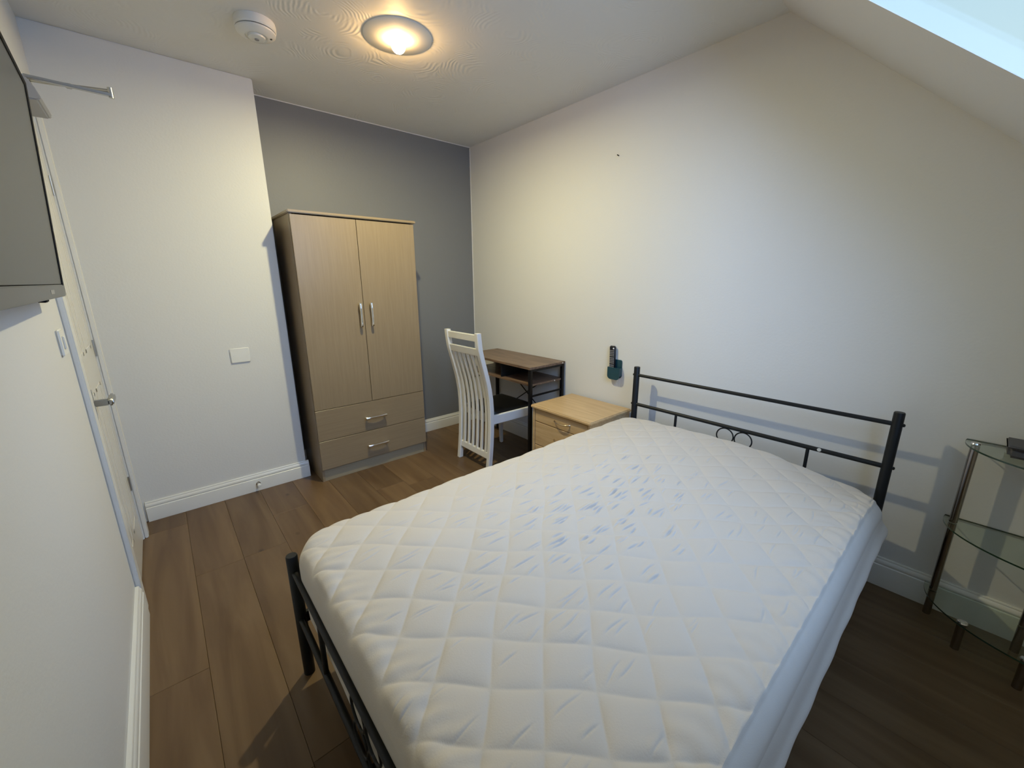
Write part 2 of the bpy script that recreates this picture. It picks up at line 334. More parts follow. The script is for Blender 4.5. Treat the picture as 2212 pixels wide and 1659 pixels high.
# door closer with its two folded arms
cl = thing('door_closer', 'grey overhead door closer with V-shaped steel arm', 'door closer', (XL, 2.42, 2.03))
bm = bmesh.new(); add_prism(bm, [(-.272, 2.085), (-.235, 2.085), (-.212, 2.075), (-.196, 2.045), (-.186, 2.015), (-.196, 2.005), (-.272, 2.005)], 'y', 2.33, 2.56)
bmesh.ops.bevel(bm, geom=list(bm.edges), offset=.004, segments=2, affect='EDGES'); obj('closer_body', bm, 'greyplastic', cl, 35)
bm = bmesh.new(); add_tube(bm, [(-.226, 2.40, 2.08), (-.226, 2.40, 2.098)], .010, 14); obj('spindle', bm, 'steel', cl, 40)
bm = bmesh.new(); add_box(bm, -.115, .115, -.010, .010, -.005, .005, bev=.002, mtx=Matrix.Translation((-.110, 2.41, 2.096)) @ Matrix.Rotation(math.radians(5), 4, 'Z')); obj('main_arm', bm, 'steel', cl, 40)
bm = bmesh.new(); add_tube(bm, [(.004, 2.42, 2.109), (-.10, 2.50, 2.123), (-.125, 2.518, 2.126)], .0075, 12); add_tube(bm, [(-.118, 2.513, 2.125), (-.235, 2.60, 2.142)], .0052, 10)
add_tube(bm, [(-.112, 2.509, 2.1245), (-.122, 2.516, 2.126)], .010, 12); obj('adjusting_arm', bm, 'steel', cl, 40)
bm = bmesh.new(); add_tube(bm, [(.003, 2.42, 2.086), (.003, 2.42, 2.122)], .008, 16); obj('elbow_pin', bm, 'steel', cl, 40)
bm = bmesh.new(); add_box(bm, XL + .018, XL + .034, 2.575, 2.635, 2.128, 2.156, bev=.003); obj('frame_shoe', bm, 'steel', cl, 40)

# light switch, blank plate, door stop, nail
sw = thing('light_switch', 'white light switch on the wall beside the door frame', 'switch', (XL, 1.985, 1.19))
boxo('switch_plate', (XL, XL + .009, 1.943, 2.029, 1.146, 1.233), 'plastic', sw, .004); boxo('rocker', (XL + .008, XL + .0135, 1.972, 2.000, 1.168, 1.210), 'plastic', sw, .002)
bp_ = thing('blank_plate', 'white blank socket plate on the wall left of the wardrobe', 'wall plate', (.352, YB, .88))
bm = bmesh.new(); add_box(bm, .299, .405, YB - .008, YB, .884, .978, bev=.0039, seg=3); obj('plate', bm, 'plastic', bp_, 40)
for sx_ in (.318, .386):
    bm = bmesh.new(); add_tube(bm, [(sx_, YB - .0075, .931), (sx_, YB - .0095, .931)], .0035, 12); obj('screw_cap', bm, 'plastic', bp_, 40)
ds = thing('door_stop', 'small chrome door stop screwed into the skirting', 'door stop', (.328, YB - .02, .055))
bm = bmesh.new(); add_lathe(bm, [(0, 0), (.013, 0), (.013, .004), (.006, .006), (.006, .022), (.010, .024), (.010, .032), (.004, .036), (0, .036)], 20, (.328, YB - .019, .055), Matrix.Rotation(math.radians(90), 4, 'X'))
obj('stop_body', bm, 'chrome', ds, 35)
bm = bmesh.new(); add_lathe(bm, [(0, .034), (.011, .034), (.011, .044), (.008, .047), (0, .047)], 20, (.328, YB - .019, .055), Matrix.Rotation(math.radians(90), 4, 'X')); obj('rubber_tip', bm, 'plastic', ds, 35)
bm = bmesh.new(); add_tube(bm, [(XR + .002, 1.685, 2.130), (XR - .014, 1.685, 2.133)], [.0032, .0032], 10); tag(obj('wall_plug', bm, 'darkgap', None, 40), 'tiny dark screw hole plug high on the white wall', 'screw')

# ------------------------------------------------------------------ ceiling lamp and smoke alarm
lamp = thing('ceiling_lamp', 'lit round flush ceiling lamp giving warm light', 'lamp', (BX, BY, HC))
bm = bmesh.new(); add_lathe(bm, [(0, HC - .0005), (.162, HC - .0005), (.162, HC - .002), (.158, HC - .004), (.06, HC - .014), (.045, HC - .020), (0, HC - .020)], 64, (BX, BY, 0)); obj('rose_plate', bm, 'plastic', lamp, 30)
bm = bmesh.new(); add_lathe(bm, [(0, HC - .019), (.026, HC - .019), (.028, HC - .024), (0, HC - .024)], 32, (BX, BY, 0)); obj('lamp_holder', bm, 'plastic', lamp, 30)
bm = bmesh.new(); add_lathe(bm, [(.027, HC - .024)] + [(.034 * math.cos(a), HC - .036 - .034 * math.sin(a)) for a in [math.radians(t) for t in (-20, 0, 15, 30, 45, 60, 75)]] + [(0, HC - .070)], 32, (BX, BY, 0)); obj('bulb', bm, 'bulb', lamp, 60)
al = thing('smoke_alarm', 'white round smoke alarm on the ceiling', 'smoke alarm', (.562, 2.415, HC))
AX, AY = .550, 2.415
bm = bmesh.new(); add_lathe(bm, [(0, HC - .0005), (.082, HC - .0005), (.084, HC - .010), (.084, HC - .030), (.080, HC - .036), (0, HC - .036)], 48, (AX, AY, 0)); obj('base', bm, 'plastic', al, 30)
bm = bmesh.new(); add_lathe(bm, [(.074, HC - .035), (.074, HC - .041), (0, HC - .041)], 48, (AX, AY, 0)); obj('vent_ring', bm, 'darkgap', al, 30)
bm = bmesh.new(); add_lathe(bm, [(0, HC - .040), (.080, HC - .040), (.079, HC - .046), (.070, HC - .054), (.046, HC - .060), (.044, HC - .057), (.036, HC - .057), (.034, HC - .066), (.020, HC - .069), (0, HC - .069)], 48, (AX, AY, 0)); obj('cover', bm, 'plastic', al, 30)
bm = bmesh.new(); add_lathe(bm, [(0, HC - .068), (.009, HC - .068), (.009, HC - .072), (0, HC - .072)], 20, (AX, AY, 0)); obj('test_button', bm, 'rubber', al, 30)
bm = bmesh.new(); add_lathe(bm, [(0, HC - .054), (.005, HC - .054), (.005, HC - .0585), (0, HC - .0585)], 12, (AX + .056, AY - .015, 0)); obj('indicator', bm, 'darkgap', al, 30)

# ------------------------------------------------------------------ wardrobe
wx0, wx1, wy0, wy1, wz = .694, 1.511, 2.846, 3.262, 1.80
wd = thing('wardrobe', 'tall beige wood-effect wardrobe with two doors and two drawers', 'wardrobe', ((wx0 + wx1) / 2, 3.05, 0))
bm = bmesh.new()
add_box(bm, wx0, wx0 + .016, wy0 + .018, wy1, 0, wz - .018); add_box(bm, wx1 - .016, wx1, wy0 + .018, wy1, 0, wz - .018)
add_box(bm, wx0 + .016, wx1 - .016, wy1 - .006, wy1 - .002, .05, wz - .018); add_box(bm, wx0 + .016, wx1 - .016, wy0 + .02, wy1 - .006, .085, .101)
add_box(bm, wx0 + .016, wx1 - .016, wy0 + .02, wy1 - .006, .52, .536)
obj('carcass', bm, 'wardrobe', wd)
boxo('top_board', (wx0 - .012, wx1 + .012, wy0 - .012, wy1 + .004, wz - .018, wz), 'wardrobe_h', wd, .004)
boxo('plinth', (wx0 + .016, wx1 - .016, wy0 + .022, wy0 + .038, 0, .089), 'plinth', wd, .001)
for i_, (a, b) in enumerate(((wx0 + .001, 1.0905), (1.0935, wx1 - .001))):
    dn = boxo('door', (a, b, wy0, wy0 + .016, .529, wz - .024), 'wardrobe', wd, .0012, 1)
    hx = 1.062 if i_ == 0 else 1.140
    pts = [(hx, wy0 - .004, 1.083), (hx, wy0 - .020, 1.083), (hx, wy0 - .024, 1.10), (hx, wy0 - .022, 1.155), (hx, wy0 - .024, 1.21), (hx, wy0 - .020, 1.228), (hx, wy0 - .004, 1.228)]
    bm = bmesh.new(); add_tube(bm, [(hx, wy0 + .001, 1.088), (hx, wy0 - .024, 1.088)], .006, 12); add_tube(bm, [(hx, wy0 + .001, 1.222), (hx, wy0 - .024, 1.222)], .006, 12)
    add_tube(bm, [(hx, wy0 - .022, 1.075), (hx, wy0 - .024, 1.085), (hx, wy0 - .026, 1.12), (hx, wy0 - .027, 1.155), (hx, wy0 - .026, 1.19), (hx, wy0 - .024, 1.225), (hx, wy0 - .022, 1.235)], [.009, .0105, .0085, .0075, .0085, .0105, .009], 14)
    obj('handle', bm, 'chrome', dn, 40)
for (z0, z1, hz) in ((.306, .525, .408), (.093, .302, .192)):
    dn = boxo('drawer', (wx0 + .001, wx1 - .001, wy0, wy0 + .016, z0, z1), 'wardrobe_h', wd, .0012, 1)
    bm = bmesh.new()
    for hx in (1.036, 1.170): add_tube(bm, [(hx, wy0 + .001, hz), (hx, wy0 - .024, hz)], .006, 12)
    add_tube(bm, [(1.024, wy0 - .022, hz), (1.034, wy0 - .024, hz), (1.07, wy0 - .026, hz), (1.103, wy0 - .027, hz), (1.136, wy0 - .026, hz), (1.172, wy0 - .024, hz), (1.182, wy0 - .022, hz)], [.009, .0105, .0085, .0075, .0085, .0105, .009], 14)
    obj('handle', bm, 'chrome', dn, 40)

# ------------------------------------------------------------------ desk
dx0, dx1, dy0, dy1, dz = 1.955, 2.330, 2.074, 2.912, .773
dk = thing('desk', 'small dark walnut desk on black metal frame in the corner', 'desk', (2.14, 2.49, 0))
boxo('desktop', (dx0, dx1, dy0, dy1, dz - .018, dz), 'walnut', dk, .0015, 1)
boxo('shelf', (dx0 + .016, dx1 - .012, dy0 + .012, dy1 - .012, .628, .642), 'walnut', dk, .001, 1)
boxo('divider', (dx0 + .024, dx1 - .012, 2.425, 2.437, .6425, dz - .0185), 'black', dk, .001, 1)
for (lx, ly) in ((dx0 + .018, dy0 + .014), (dx1 - .018, dy0 + .014), (dx0 + .018, dy1 - .014), (dx1 - .018, dy1 - .014)):
    boxo('leg', (lx - .0125, lx + .0125, ly - .0125, ly + .0125, 0, dz - .0185), 'blackmetal', dk, .002)
for ly in (dy0 + .014, dy1 - .014):
    boxo('side_rail', (dx0 + .03, dx1 - .03, ly - .006, ly + .006, .546, .558), 'blackmetal', dk, .001)
    boxo('top_rail', (dx0 + .03, dx1 - .03, ly - .008, ly + .008, dz - .036, dz - .019), 'blackmetal', dk, .001)
tubeo('cross_brace', [(dx1 - .018, dy0 + .02, .17), (dx1 - .018, dy1 - .26, .555), (dx1 - .018, dy1 - .16, .62)], .0045, 'blackmetal', dk)
tubeo('cross_brace', [(dx1 - .022, dy1 - .02, .17), (dx1 - .022, dy0 + .16, .62)], .0045, 'blackmetal', dk)
for p in ((1.975 + .25, dy0 + .012 - .001, .635), (dx1 - .03, dy0 - .0005, dz - .009)):
    bm = bmesh.new(); add_tube(bm, [(p[0], p[1] + .002, p[2]), (p[0], p[1] - .003, p[2])], .0045, 12); obj('screw_cap', bm, 'plastic', dk, 40)

# ------------------------------------------------------------------ chair (faces the desk, back to the left)
ch = thing('dining_chair', 'white high-back slatted chair with black seat pad at the desk', 'chair', (1.9, 2.4, 0))
prof = [(0.0, 1.668), (.10, 1.680), (.20, 1.690), (.311, 1.697), (.40, 1.700), (.484, 1.699), (.56, 1.694), (.656, 1.679), (.73, 1.661), (.801, 1.642), (.86, 1.626), (.908, 1.614), (.97, 1.606), (1.037, 1.600)]
def px(z_):
    for (a, xa), (b, xb_) in zip(prof, prof[1:]):
        if z_ <= b: return xa + (xb_ - xa) * (z_ - a) / (b - a)
    return prof[-1][1]
def strip_mesh(y, wy, dx, z0, z1, n=26, bev=.004, y_top=None):
    bm = bmesh.new(); rings = []
    for i_ in range(n + 1):
        z_ = z0 + (z1 - z0) * i_ / n; x_ = px(z_); h = dx / 2; hy = wy / 2; b = min(bev, h * .8, hy * .8)
        yy = y if y_top is None else y + (y_top - y) * i_ / n
        rings.append([bm.verts.new((x_ + a, yy + c, z_)) for a, c in ((-h + b, -hy), (h - b, -hy), (h, -hy + b), (h, hy - b), (h - b, hy), (-h + b, hy), (-h, hy - b), (-h, -hy + b))])
    for a, b in zip(rings, rings[1:]):
        for k_ in range(8): bm.faces.new((a[k_], a[(k_ + 1) % 8], b[(k_ + 1) % 8], b[k_]))
    bm.faces.new(rings[0][::-1]); bm.faces.new(rings[-1]); return bm
CY0, CY1 = 2.210, 2.586
for y_ in (CY0, CY1): obj('back_post', strip_mesh(y_, .036, .036, 0.002, 1.037), 'chair', ch, 35)
for i_ in range(6):
    y_ = CY0 + .018 + (CY1 - CY0 - .036) * (i_ + .5) / 6 + .002
    y_ = CY0 + .050 + (CY1 - CY0 - .100) * i_ / 5
    obj('slat', strip_mesh(y_, .026, .018, .125, .90), 'chair', ch, 35)
for z0, z1, d in ((.978, 1.026, .022), (.878, .930, .022), (.098, .146, .020)):
    bm = bmesh.new(); xa, xb_ = px(z0), px(z1)
    add_prism(bm, [(xa - d / 2, z0), (xa + d / 2, z0), (xb_ + d / 2, z1), (xb_ - d / 2, z1)], 'y', CY0 + .012, CY1 - .012)
    bmesh.ops.bevel(bm, geom=list(bm.edges), offset=.003, segments=2, affect='EDGES'); obj('back_rail', bm, 'chair', ch, 35)
FX, FY0, FY1 = 2.100, 2.196, 2.600
for fy in (FY0, FY1):
    bm = bmesh.new()
    t = bmesh.ops.create_cube(bm, size=1.0)['verts']
    for v_ in t:
        top = v_.co.z > 0; h = .019 if top else .013
        v_.co = Vector((FX + (0 if top else .010) + v_.co.x * 2 * h, fy + v_.co.y * 2 * h, .405 if top else .002))
    bmesh.ops.bevel(bm, geom=list(bm.edges), offset=.004, segments=2, affect='EDGES'); obj('front_leg', bm, 'chair', ch, 35)
for (ya2, yb2) in ((CY0, FY0), (CY1, FY1)):
    bm = bmesh.new(); A_ = Vector((1.712, ya2, .399)); B_ = Vector((FX - .012, yb2, .399)); L = (B_ - A_).length
    add_box(bm, 0, L, -.011, .011, -.034, .034, bev=.003, mtx=Matrix.Translation(A_) @ Matrix.Rotation(math.atan2(yb2 - ya2, B_.x - A_.x), 4, 'Z')); obj('seat_rail', bm, 'chair', ch, 35)
boxo('seat_rail', (FX - .012, FX + .012, FY0 + .015, FY1 - .015, .366, .431), 'chair', ch, .003)
boxo('seat_rail', (1.722, 1.738, CY0 + .006, CY1 - .006, .372, .418), 'chair', ch, .003)
bm = bmesh.new(); NX, NY = 24, 24; V = []
for i_ in range(NX + 1):
    for j_ in range(NY + 1):
        s_, t_ = i_ / NX * 2 - 1, j_ / NY * 2 - 1
        a_, b_ = s_, t_
        rr = .22
        sx_, sy_ = abs(s_), abs(t_)
        if sx_ > 1 - rr and sy_ > 1 - rr:
            p_, q_ = (sx_ - 1 + rr) / rr, (sy_ - 1 + rr) / rr
            a_ = math.copysign(1 - rr + rr * p_ * math.sqrt(1 - q_ * q_ / 2), s_); b_ = math.copysign(1 - rr + rr * q_ * math.sqrt(1 - p_ * p_ / 2), t_)
        e2 = max(sx_, sy_) ** 8; z_ = .432 + .032 * (1 - e2) ** .5 * (1 - .12 * (s_ * s_ + t_ * t_))
        x_ = 1.728 + (a_ + 1) / 2 * .390; hw = .172 + (x_ - 1.72) / .39 * .026
        V.append(bm.verts.new((x_, 2.398 + b_ * hw, z_)))
for i_ in range(NX):
    for j_ in range(NY):
        q = i_ * (NY + 1) + j_; bm.faces.new((V[q], V[q + NY + 1], V[q + NY + 2], V[q + 1]))
r_ = bmesh.ops.extrude_face_region(bm, geom=[f for f in bm.faces])
for g_ in r_['geom']:
    if isinstance(g_, bmesh.types.BMVert): g_.co.z = .424
obj('seat_pad', bm, 'leather', ch, 50)

# ------------------------------------------------------------------ bedside cabinet
nx0, nx1, ny0, ny1, nz = 1.878, 2.316, 1.455, 1.985, .537
ns = thing('bedside_cabinet', 'beech-effect bedside cabinet with drawers beside the headboard', 'bedside cabinet', (2.1, 1.72, 0))
bm = bmesh.new(); add_box(bm, nx0, nx1, ny0, ny1, nz - .022, nz, bev=.006, seg=3); obj('top_board', bm, 'beech', ns, 35)
bm = bmesh.new(); add_box(bm, nx0 + .014, nx1 - .002, ny0 + .012, ny0 + .030, 0, nz - .0225, bev=.001, seg=1); add_box(bm, nx0 + .014, nx1 - .002, ny1 - .030, ny1 - .012, 0, nz - .0225, bev=.001, seg=1)
add_box(bm, nx1 - .010, nx1 - .004, ny0 + .030, ny1 - .030, .04, nz - .0225); add_box(bm, nx0 + .034, nx0 + .040, ny0 + .030, ny1 - .030, .0, .055)
obj('carcass', bm, 'beech', ns, 35)
for (z0, z1) in ((.421, .509), (.248, .416), (.060, .243)):
    dn = boxo('drawer', (nx0 + .018, nx0 + .034, ny0 + .032, ny1 - .032, z0, z1), 'beech', ns, .002, 1)
    zc = z0 + .055 if z1 < .5 else .466; zc = .466 if z1 > .5 else (z0 + z1) / 2
    bm = bmesh.new(); add_tube(bm, [(nx0 + .019, 1.768, zc + .004), (nx0 + .006, 1.760, zc + .003), (nx0 - .004, 1.735, zc), (nx0 - .008, 1.700, zc - .002), (nx0 - .004, 1.665, zc), (nx0 + .006, 1.640, zc + .003), (nx0 + .019, 1.632, zc + .004)], .0045, 10); obj('handle', bm, 'brass', dn, 50)

# ------------------------------------------------------------------ bed
hx_, fx_, y0_, y1_ = 2.228, .206, .162, 1.381
bed = thing('bed_frame', 'black tubular metal bed frame with plain headboard rails', 'bed frame', (1.2, .77, 0))
def ring_pts(x_, cy, cz, r_, n=36): return [(x_, cy + r_ * math.cos(2 * math.pi * k_ / n), cz + r_ * math.sin(2 * math.pi * k_ / n)) for k_ in range(n)]
for (x_, hh, zt, zl) in ((hx_, .851, .799, .609), (fx_, .489, .426, .234)):
    for y_ in (y0_, y1_):
        bm = bmesh.new(); add_lathe(bm, [(0, 0), (.0185, 0), (.0185, hh - .004), (.0165, hh), (0, hh)], 24, (x_, y_, 0)); post = obj('post', bm, 'black', bed, 40)
        for z_ in (zt, zl):
            s_ = -1 if y_ == y0_ else 1
            bm = bmesh.new(); add_lathe(bm, [(0, 0), (.007, 0), (.007, .005), (.0035, .008), (0, .008)], 12, (x_, y_ + s_ * .0175, z_), Matrix.Rotation(math.radians(-90 * s_), 4, 'X')); obj('bolt', bm, 'blackmetal', post, 35)
    for z_, rr in ((zt, .0095), (zl, .0105)): tubeo('rail', [(x_, y0_ + .01, z_), (x_, y1_ - .01, z_)], rr, 'black', bed)
    lo_, hi_ = (.235, zl) if x_ == hx_ else (zl, zt)
    if x_ == hx_: tubeo('rail', [(x_, y0_ + .01, .235), (x_, y1_ - .01, .235)], .0105, 'black', bed)
    for y_ in (1.10, .442): tubeo('spindle', [(x_, y_, lo_), (x_, y_, hi_)], .0075, 'black', bed)
    rr = .043
    for cy in (.770 + rr + .003, .770 - rr - .003):
        tubeo('scroll_ring', ring_pts(x_, cy, hi_ - .011 - rr, rr), .0035, 'black', bed, 8, True)
        tubeo('scroll_ring', ring_pts(x_, cy, lo_ + .011 + rr, rr), .0035, 'black', bed, 8, True)
    zc = (lo_ + hi_) / 2
    if hi_ - lo_ > .25:
        for s_ in (-1, 1): tubeo('scroll_bar', [(x_, .770 + s_ * .012, hi_ - .09), (x_, .770 + s_ * .004, hi_ - .12), (x_, .770 - s_ * .004, lo_ + .12), (x_, .770 - s_ * .012, lo_ + .09)], .0035, 'black', bed, 8)
for y_ in (y0_, y1_): boxo('side_rail', (fx_ + .012, hx_ - .012, y_ - .010, y_ + .010, .215, .255), 'black', bed, .003)
boxo('centre_rail', (fx_ + .008, hx_ - .008, .757, .785, .205, .235), 'black', bed, .003)
for k_ in range(13):
    x_ = .32 + k_ * .150; boxo('slat', (x_ - .03, x_ + .03, y0_ + .01, y1_ - .01, .2555, .2655), 'slatwood', bed, .002, 1)
for x_ in (.75, 1.70): boxo('support_leg', (x_ - .012, x_ + .012, .759, .783, 0, .2045), 'black', bed, .002)
bm = bmesh.new(); add_tube(bm, [(hx_ - .0095, .397, .612), (hx_ - .0118, .397, .613)], .008, 14); obj('sticker', bm, 'sticker', bed, 40)

# mattress under a quilted protector --------------------------------
mt = thing('mattress', 'white mattress in a diamond-quilted protector on the black bed', 'mattress', (1.2, .77, .266))
bm = bmesh.new(); add_box(bm, fx_ + .035, hx_ - .045, .175, 1.370, .267, .49, bev=.045, seg=4); obj('mattress_body', bm, 'mattress', mt, 60)
rng = np.random.default_rng(5)
X0, X1, Y0, Y1 = .212, 2.200, .128, 1.425
NX, NY = 640, 860
s_ = np.linspace(-1, 1, NX + 1); t_ = np.linspace(-1, 1, NY + 1)
hx2, hy2 = (X1 - X0) / 2, (Y1 - Y0) / 2; R = .13
def warp(a, R1):   # a in [-1,1] as metres already
    return a
SX, SY = np.meshgrid(s_ * hx2, t_ * hy2, indexing='ij')
ax, ay = np.abs(SX), np.abs(SY)
cor = (ax > hx2 - R) & (ay > hy2 - R)
pc = np.where(cor, (ax - hx2 + R) / R, 0); qc = np.where(cor, (ay - hy2 + R) / R, 0)
wx = np.where(cor, hx2 - R + R * pc * np.sqrt(1 - qc ** 2 / 2), ax); wy = np.where(cor, hy2 - R + R * qc * np.sqrt(1 - pc ** 2 / 2), ay)
PX = (X0 + X1) / 2 + np.sign(SX) * wx; PY = (Y0 + Y1) / 2 + np.sign(SY) * wy
dist = np.where(cor, R - np.sqrt(((wx - hx2 + R)) ** 2 + ((wy - hy2 + R)) ** 2), np.minimum(hx2 - ax, hy2 - ay)); dist = np.clip(dist, 0, None)
def sstep(a, b, v): 
    t = np.clip((v - a) / (b - a), 0, 1); return t * t * (3 - 2 * t)
edge = np.clip(dist / .055, 0, 1); drop = .055 * (1 - np.sqrt(np.clip(1 - (1 - edge) ** 2, 0, 1)))
nxn = (PX - X0) / (X1 - X0); nyn = (PY - Y0) / (Y1 - Y0)
top = .532 + .020 * np.sin(np.pi * np.clip(nyn, 0, 1)) ** .7 + .004 * nyn + .004 * np.sin(3 * PX + 1) * np.sin(2.4 * PY)
top -= .050 * sstep(.80, 1.0, nxn) * (1 - sstep(0.0, .45, nyn))           # sags at the head corner by the wall shelf
top -= .010 * (1 - sstep(0, .10, nxn))
# diamond quilting
a = (PX + PY) / math.sqrt(2); b = (PX - PY) / math.sqrt(2)
SA, SB = .1105, .117
wob = .004 * np.sin(17 * PX + 3 * PY) + .003 * np.sin(23 * PY - 9 * PX)
fa = (a - .556 + wob) / SA; fb = (b + .455 - wob) / SB
da = np.abs(fa - np.round(fa)) * SA; db = np.abs(fb - np.round(fb)) * SB
puff = (1 - np.exp(-da / .014)) * (1 - np.exp(-db / .014)) * .0048
ca, cb_ = np.floor(fa).astype(int), np.floor(fb).astype(int)
def H(i_, j_, k_):
    v = np.sin(i_ * 127.1 + j_ * 311.7 + k_ * 74.7) * 43758.5453; return v - np.floor(v)
puff *= (.75 + .5 * H(ca, cb_, 9)) * (1 + .9 * np.exp(-((PX - X0) / .45) ** 2) + .5 * np.exp(-((PY - Y0) / .3) ** 2))
# creases running along the bed inside the diamonds
cx_ = ((ca + .5) * SA + .556); cy_ = ((cb_ + .5) * SB - .455)
ccx, ccy = (cx_ + cy_) / math.sqrt(2), (cx_ - cy_) / math.sqrt(2)
dens = np.exp(-((ccx - 1.15) / .55) ** 2 - ((ccy - .84) / .34) ** 2)
cre = np.zeros_like(PX)
for k_ in range(5):
    ang = (H(ca, cb_, k_ * 3 + 1) - .5) * .24 + .06; oy = (H(ca, cb_, k_ * 3 + 2) - .5) * .11; ox = (H(ca, cb_, k_ * 3 + 3) - .5) * .05
    dxl, dyl = PX - ccx - ox, PY - ccy - oy
    along = dxl * np.cos(ang) + dyl * np.sin(ang); perp = -dxl * np.sin(ang) + dyl * np.cos(ang) + .0022 * np.sin(along * 55 + k_ * 2)
    L_ = .020 + .026 * H(ca, cb_, k_ + 40); on = (H(ca, cb_, k_ + 60) < (.18 + .80 * dens)).astype(float)
    amp = .0016 + .0030 * dens
    win_ = np.exp(-(along / L_) ** 4)
    amp = amp * (1 - np.exp(-da / .012)) * (1 - np.exp(-db / .012)) * 1.25
    cre -= on * amp * win_ * np.exp(-(perp / .0024) ** 2); cre += on * amp * .55 * win_ * np.exp(-((perp - .0075) / .0055) ** 2)
# gathers near the quilt border
gath = .0016 * np.sin(PY * 140 + 4 * np.sin(PX * 20)) * np.exp(-((PX - X0 - .05) / .05) ** 2) + .0018 * np.sin(PX * 110 + 5 * np.sin(PY * 22)) * np.exp(-((PY - Y0 - .08) / .05) ** 2)
low = .0025 * np.sin(9 * PX + 4 * np.sin(5 * PY)) * np.sin(11 * PY + 2)
qb = .034                                                                   # width of the plain band inside the right edge
inside = sstep(.018, .030, dist + 0 * PX)
m_in = sstep(.006, .020, dist) * sstep(Y0 + qb - .006, Y0 + qb + .006, PY)
piping = .003 * np.exp(-((PY - (Y0 + qb)) / .004) ** 2) * sstep(.02, .06, PX - X0)
Z = top - drop + m_in * (puff + cre) + gath * sstep(0, .03, dist) + low + piping
idx = np.arange((NX + 1) * (NY + 1)).reshape(NX + 1, NY + 1)
co = np.stack([PX, PY, Z], -1).reshape(-1, 3).astype(np.float32)
quads = np.stack([idx[:-1, :-1], idx[1:, :-1], idx[1:, 1:], idx[:-1, 1:]], -1).reshape(-1, 4)
def np_mesh(name, co, quads, m_, parent):
    me = bpy.data.meshes.new(name); nf = len(quads)
    me.vertices.add(len(co)); me.vertices.foreach_set('co', co.ravel()); me.loops.add(nf * 4); me.loops.foreach_set('vertex_index', quads.ravel().astype(np.int32))
    me.polygons.add(nf); me.polygons.foreach_set('loop_start', np.arange(0, nf * 4, 4, dtype=np.int32)); me.polygons.foreach_set('use_smooth', np.ones(nf, dtype=bool))
    me.update(calc_edges=True); me.validate(); me.materials.append(M[m_]); o = bpy.data.objects.new(name, me); C.objects.link(o)
    o.parent = parent; o.matrix_parent_inverse = parent.matrix_world.inverted(); return o
# the plain band on the right-hand edge belongs to the skirt
cen_y = (co[quads[:, 0], 1] + co[quads[:, 2], 1]) / 2
qm = cen_y > Y0 + qb
np_mesh('quilted_cover', co, quads[qm], 'quilt', mt)
# skirt: plain stretch fabric hanging down round all four sides
per = np.concatenate([idx[:, 0], idx[-1, 1:], idx[-2::-1, -1], idx[0, -2:0:-1]])
pp = co[per]; n_ = len(pp)
tan = np.roll(pp, -1, 0) - np.roll(pp, 1, 0); nr = np.stack([tan[:, 1], -tan[:, 0]], -1); nr /= np.linalg.norm(nr, axis=1)[:, None] + 1e-9
al_ = np.cumsum(np.linalg.norm(np.diff(np.vstack([pp, pp[:1]])[:, :2], axis=0), axis=1))
K = 34; rows = []
for k_ in range(K + 1):
    f = k_ / K
    zz_ = pp[:, 2] + (.272 + .010 * np.sin(al_ * 5.1) + .006 * np.sin(al_ * 13) - pp[:, 2]) * f
    bul = .012 * np.sin(np.pi * min(1, f * 1.5)) - .020 * f ** 2
    # long fold running along the sides: the cover overhangs, tucks in, then comes out again
    c1 = .50 + .07 * np.sin(al_ * 2.2); dd = f - c1
    fold = .016 * np.exp(-((dd + .14) / .12) ** 2) - .026 * np.exp(-((dd - .07) / .055) ** 2) + .012 * np.exp(-((dd - .24) / .09) ** 2) + .003 * np.sin(al_ * 31 + 6 * f) * f
    side = sstep(.5, .95, -nr[:, 1]) + .5 * sstep(.5, .95, nr[:, 1])   # the foot and head ends hang flat against the rails
    fold = fold * np.clip(f * 6, 0, 1) * side; bul = bul * (.12 + .88 * side) - .006 * (1 - side) * f
    q_ = pp[:, :2] + nr * (bul + fold)[:, None]
    rows.append(np.column_stack([q_, zz_]))
sk = np.array(rows).reshape(-1, 3).astype(np.float32); si = np.arange((K + 1) * n_).reshape(K + 1, n_)
sq = np.stack([si[:-1], np.roll(si[:-1], -1, 1), np.roll(si[1:], -1, 1), si[1:]], -1).reshape(-1, 4)
band = quads[~qm]; used = np.unique(band); remap = np.zeros(len(co), dtype=int); remap[used] = np.arange(len(used)) + len(sk)
np_mesh('skirt', np.vstack([sk, co[used]]).astype(np.float32), np.vstack([sq, remap[band]]), 'skirt', mt)

bm = bmesh.new(); add_tube(bm, [(.4745 + a, .5380 + b, .5545) for a, b in ((0, 0), (.004, .002), (.007, .001), (.011, .005))], .0013, 6); obj('dark_thread', bm, 'darkgap', mt, 60)

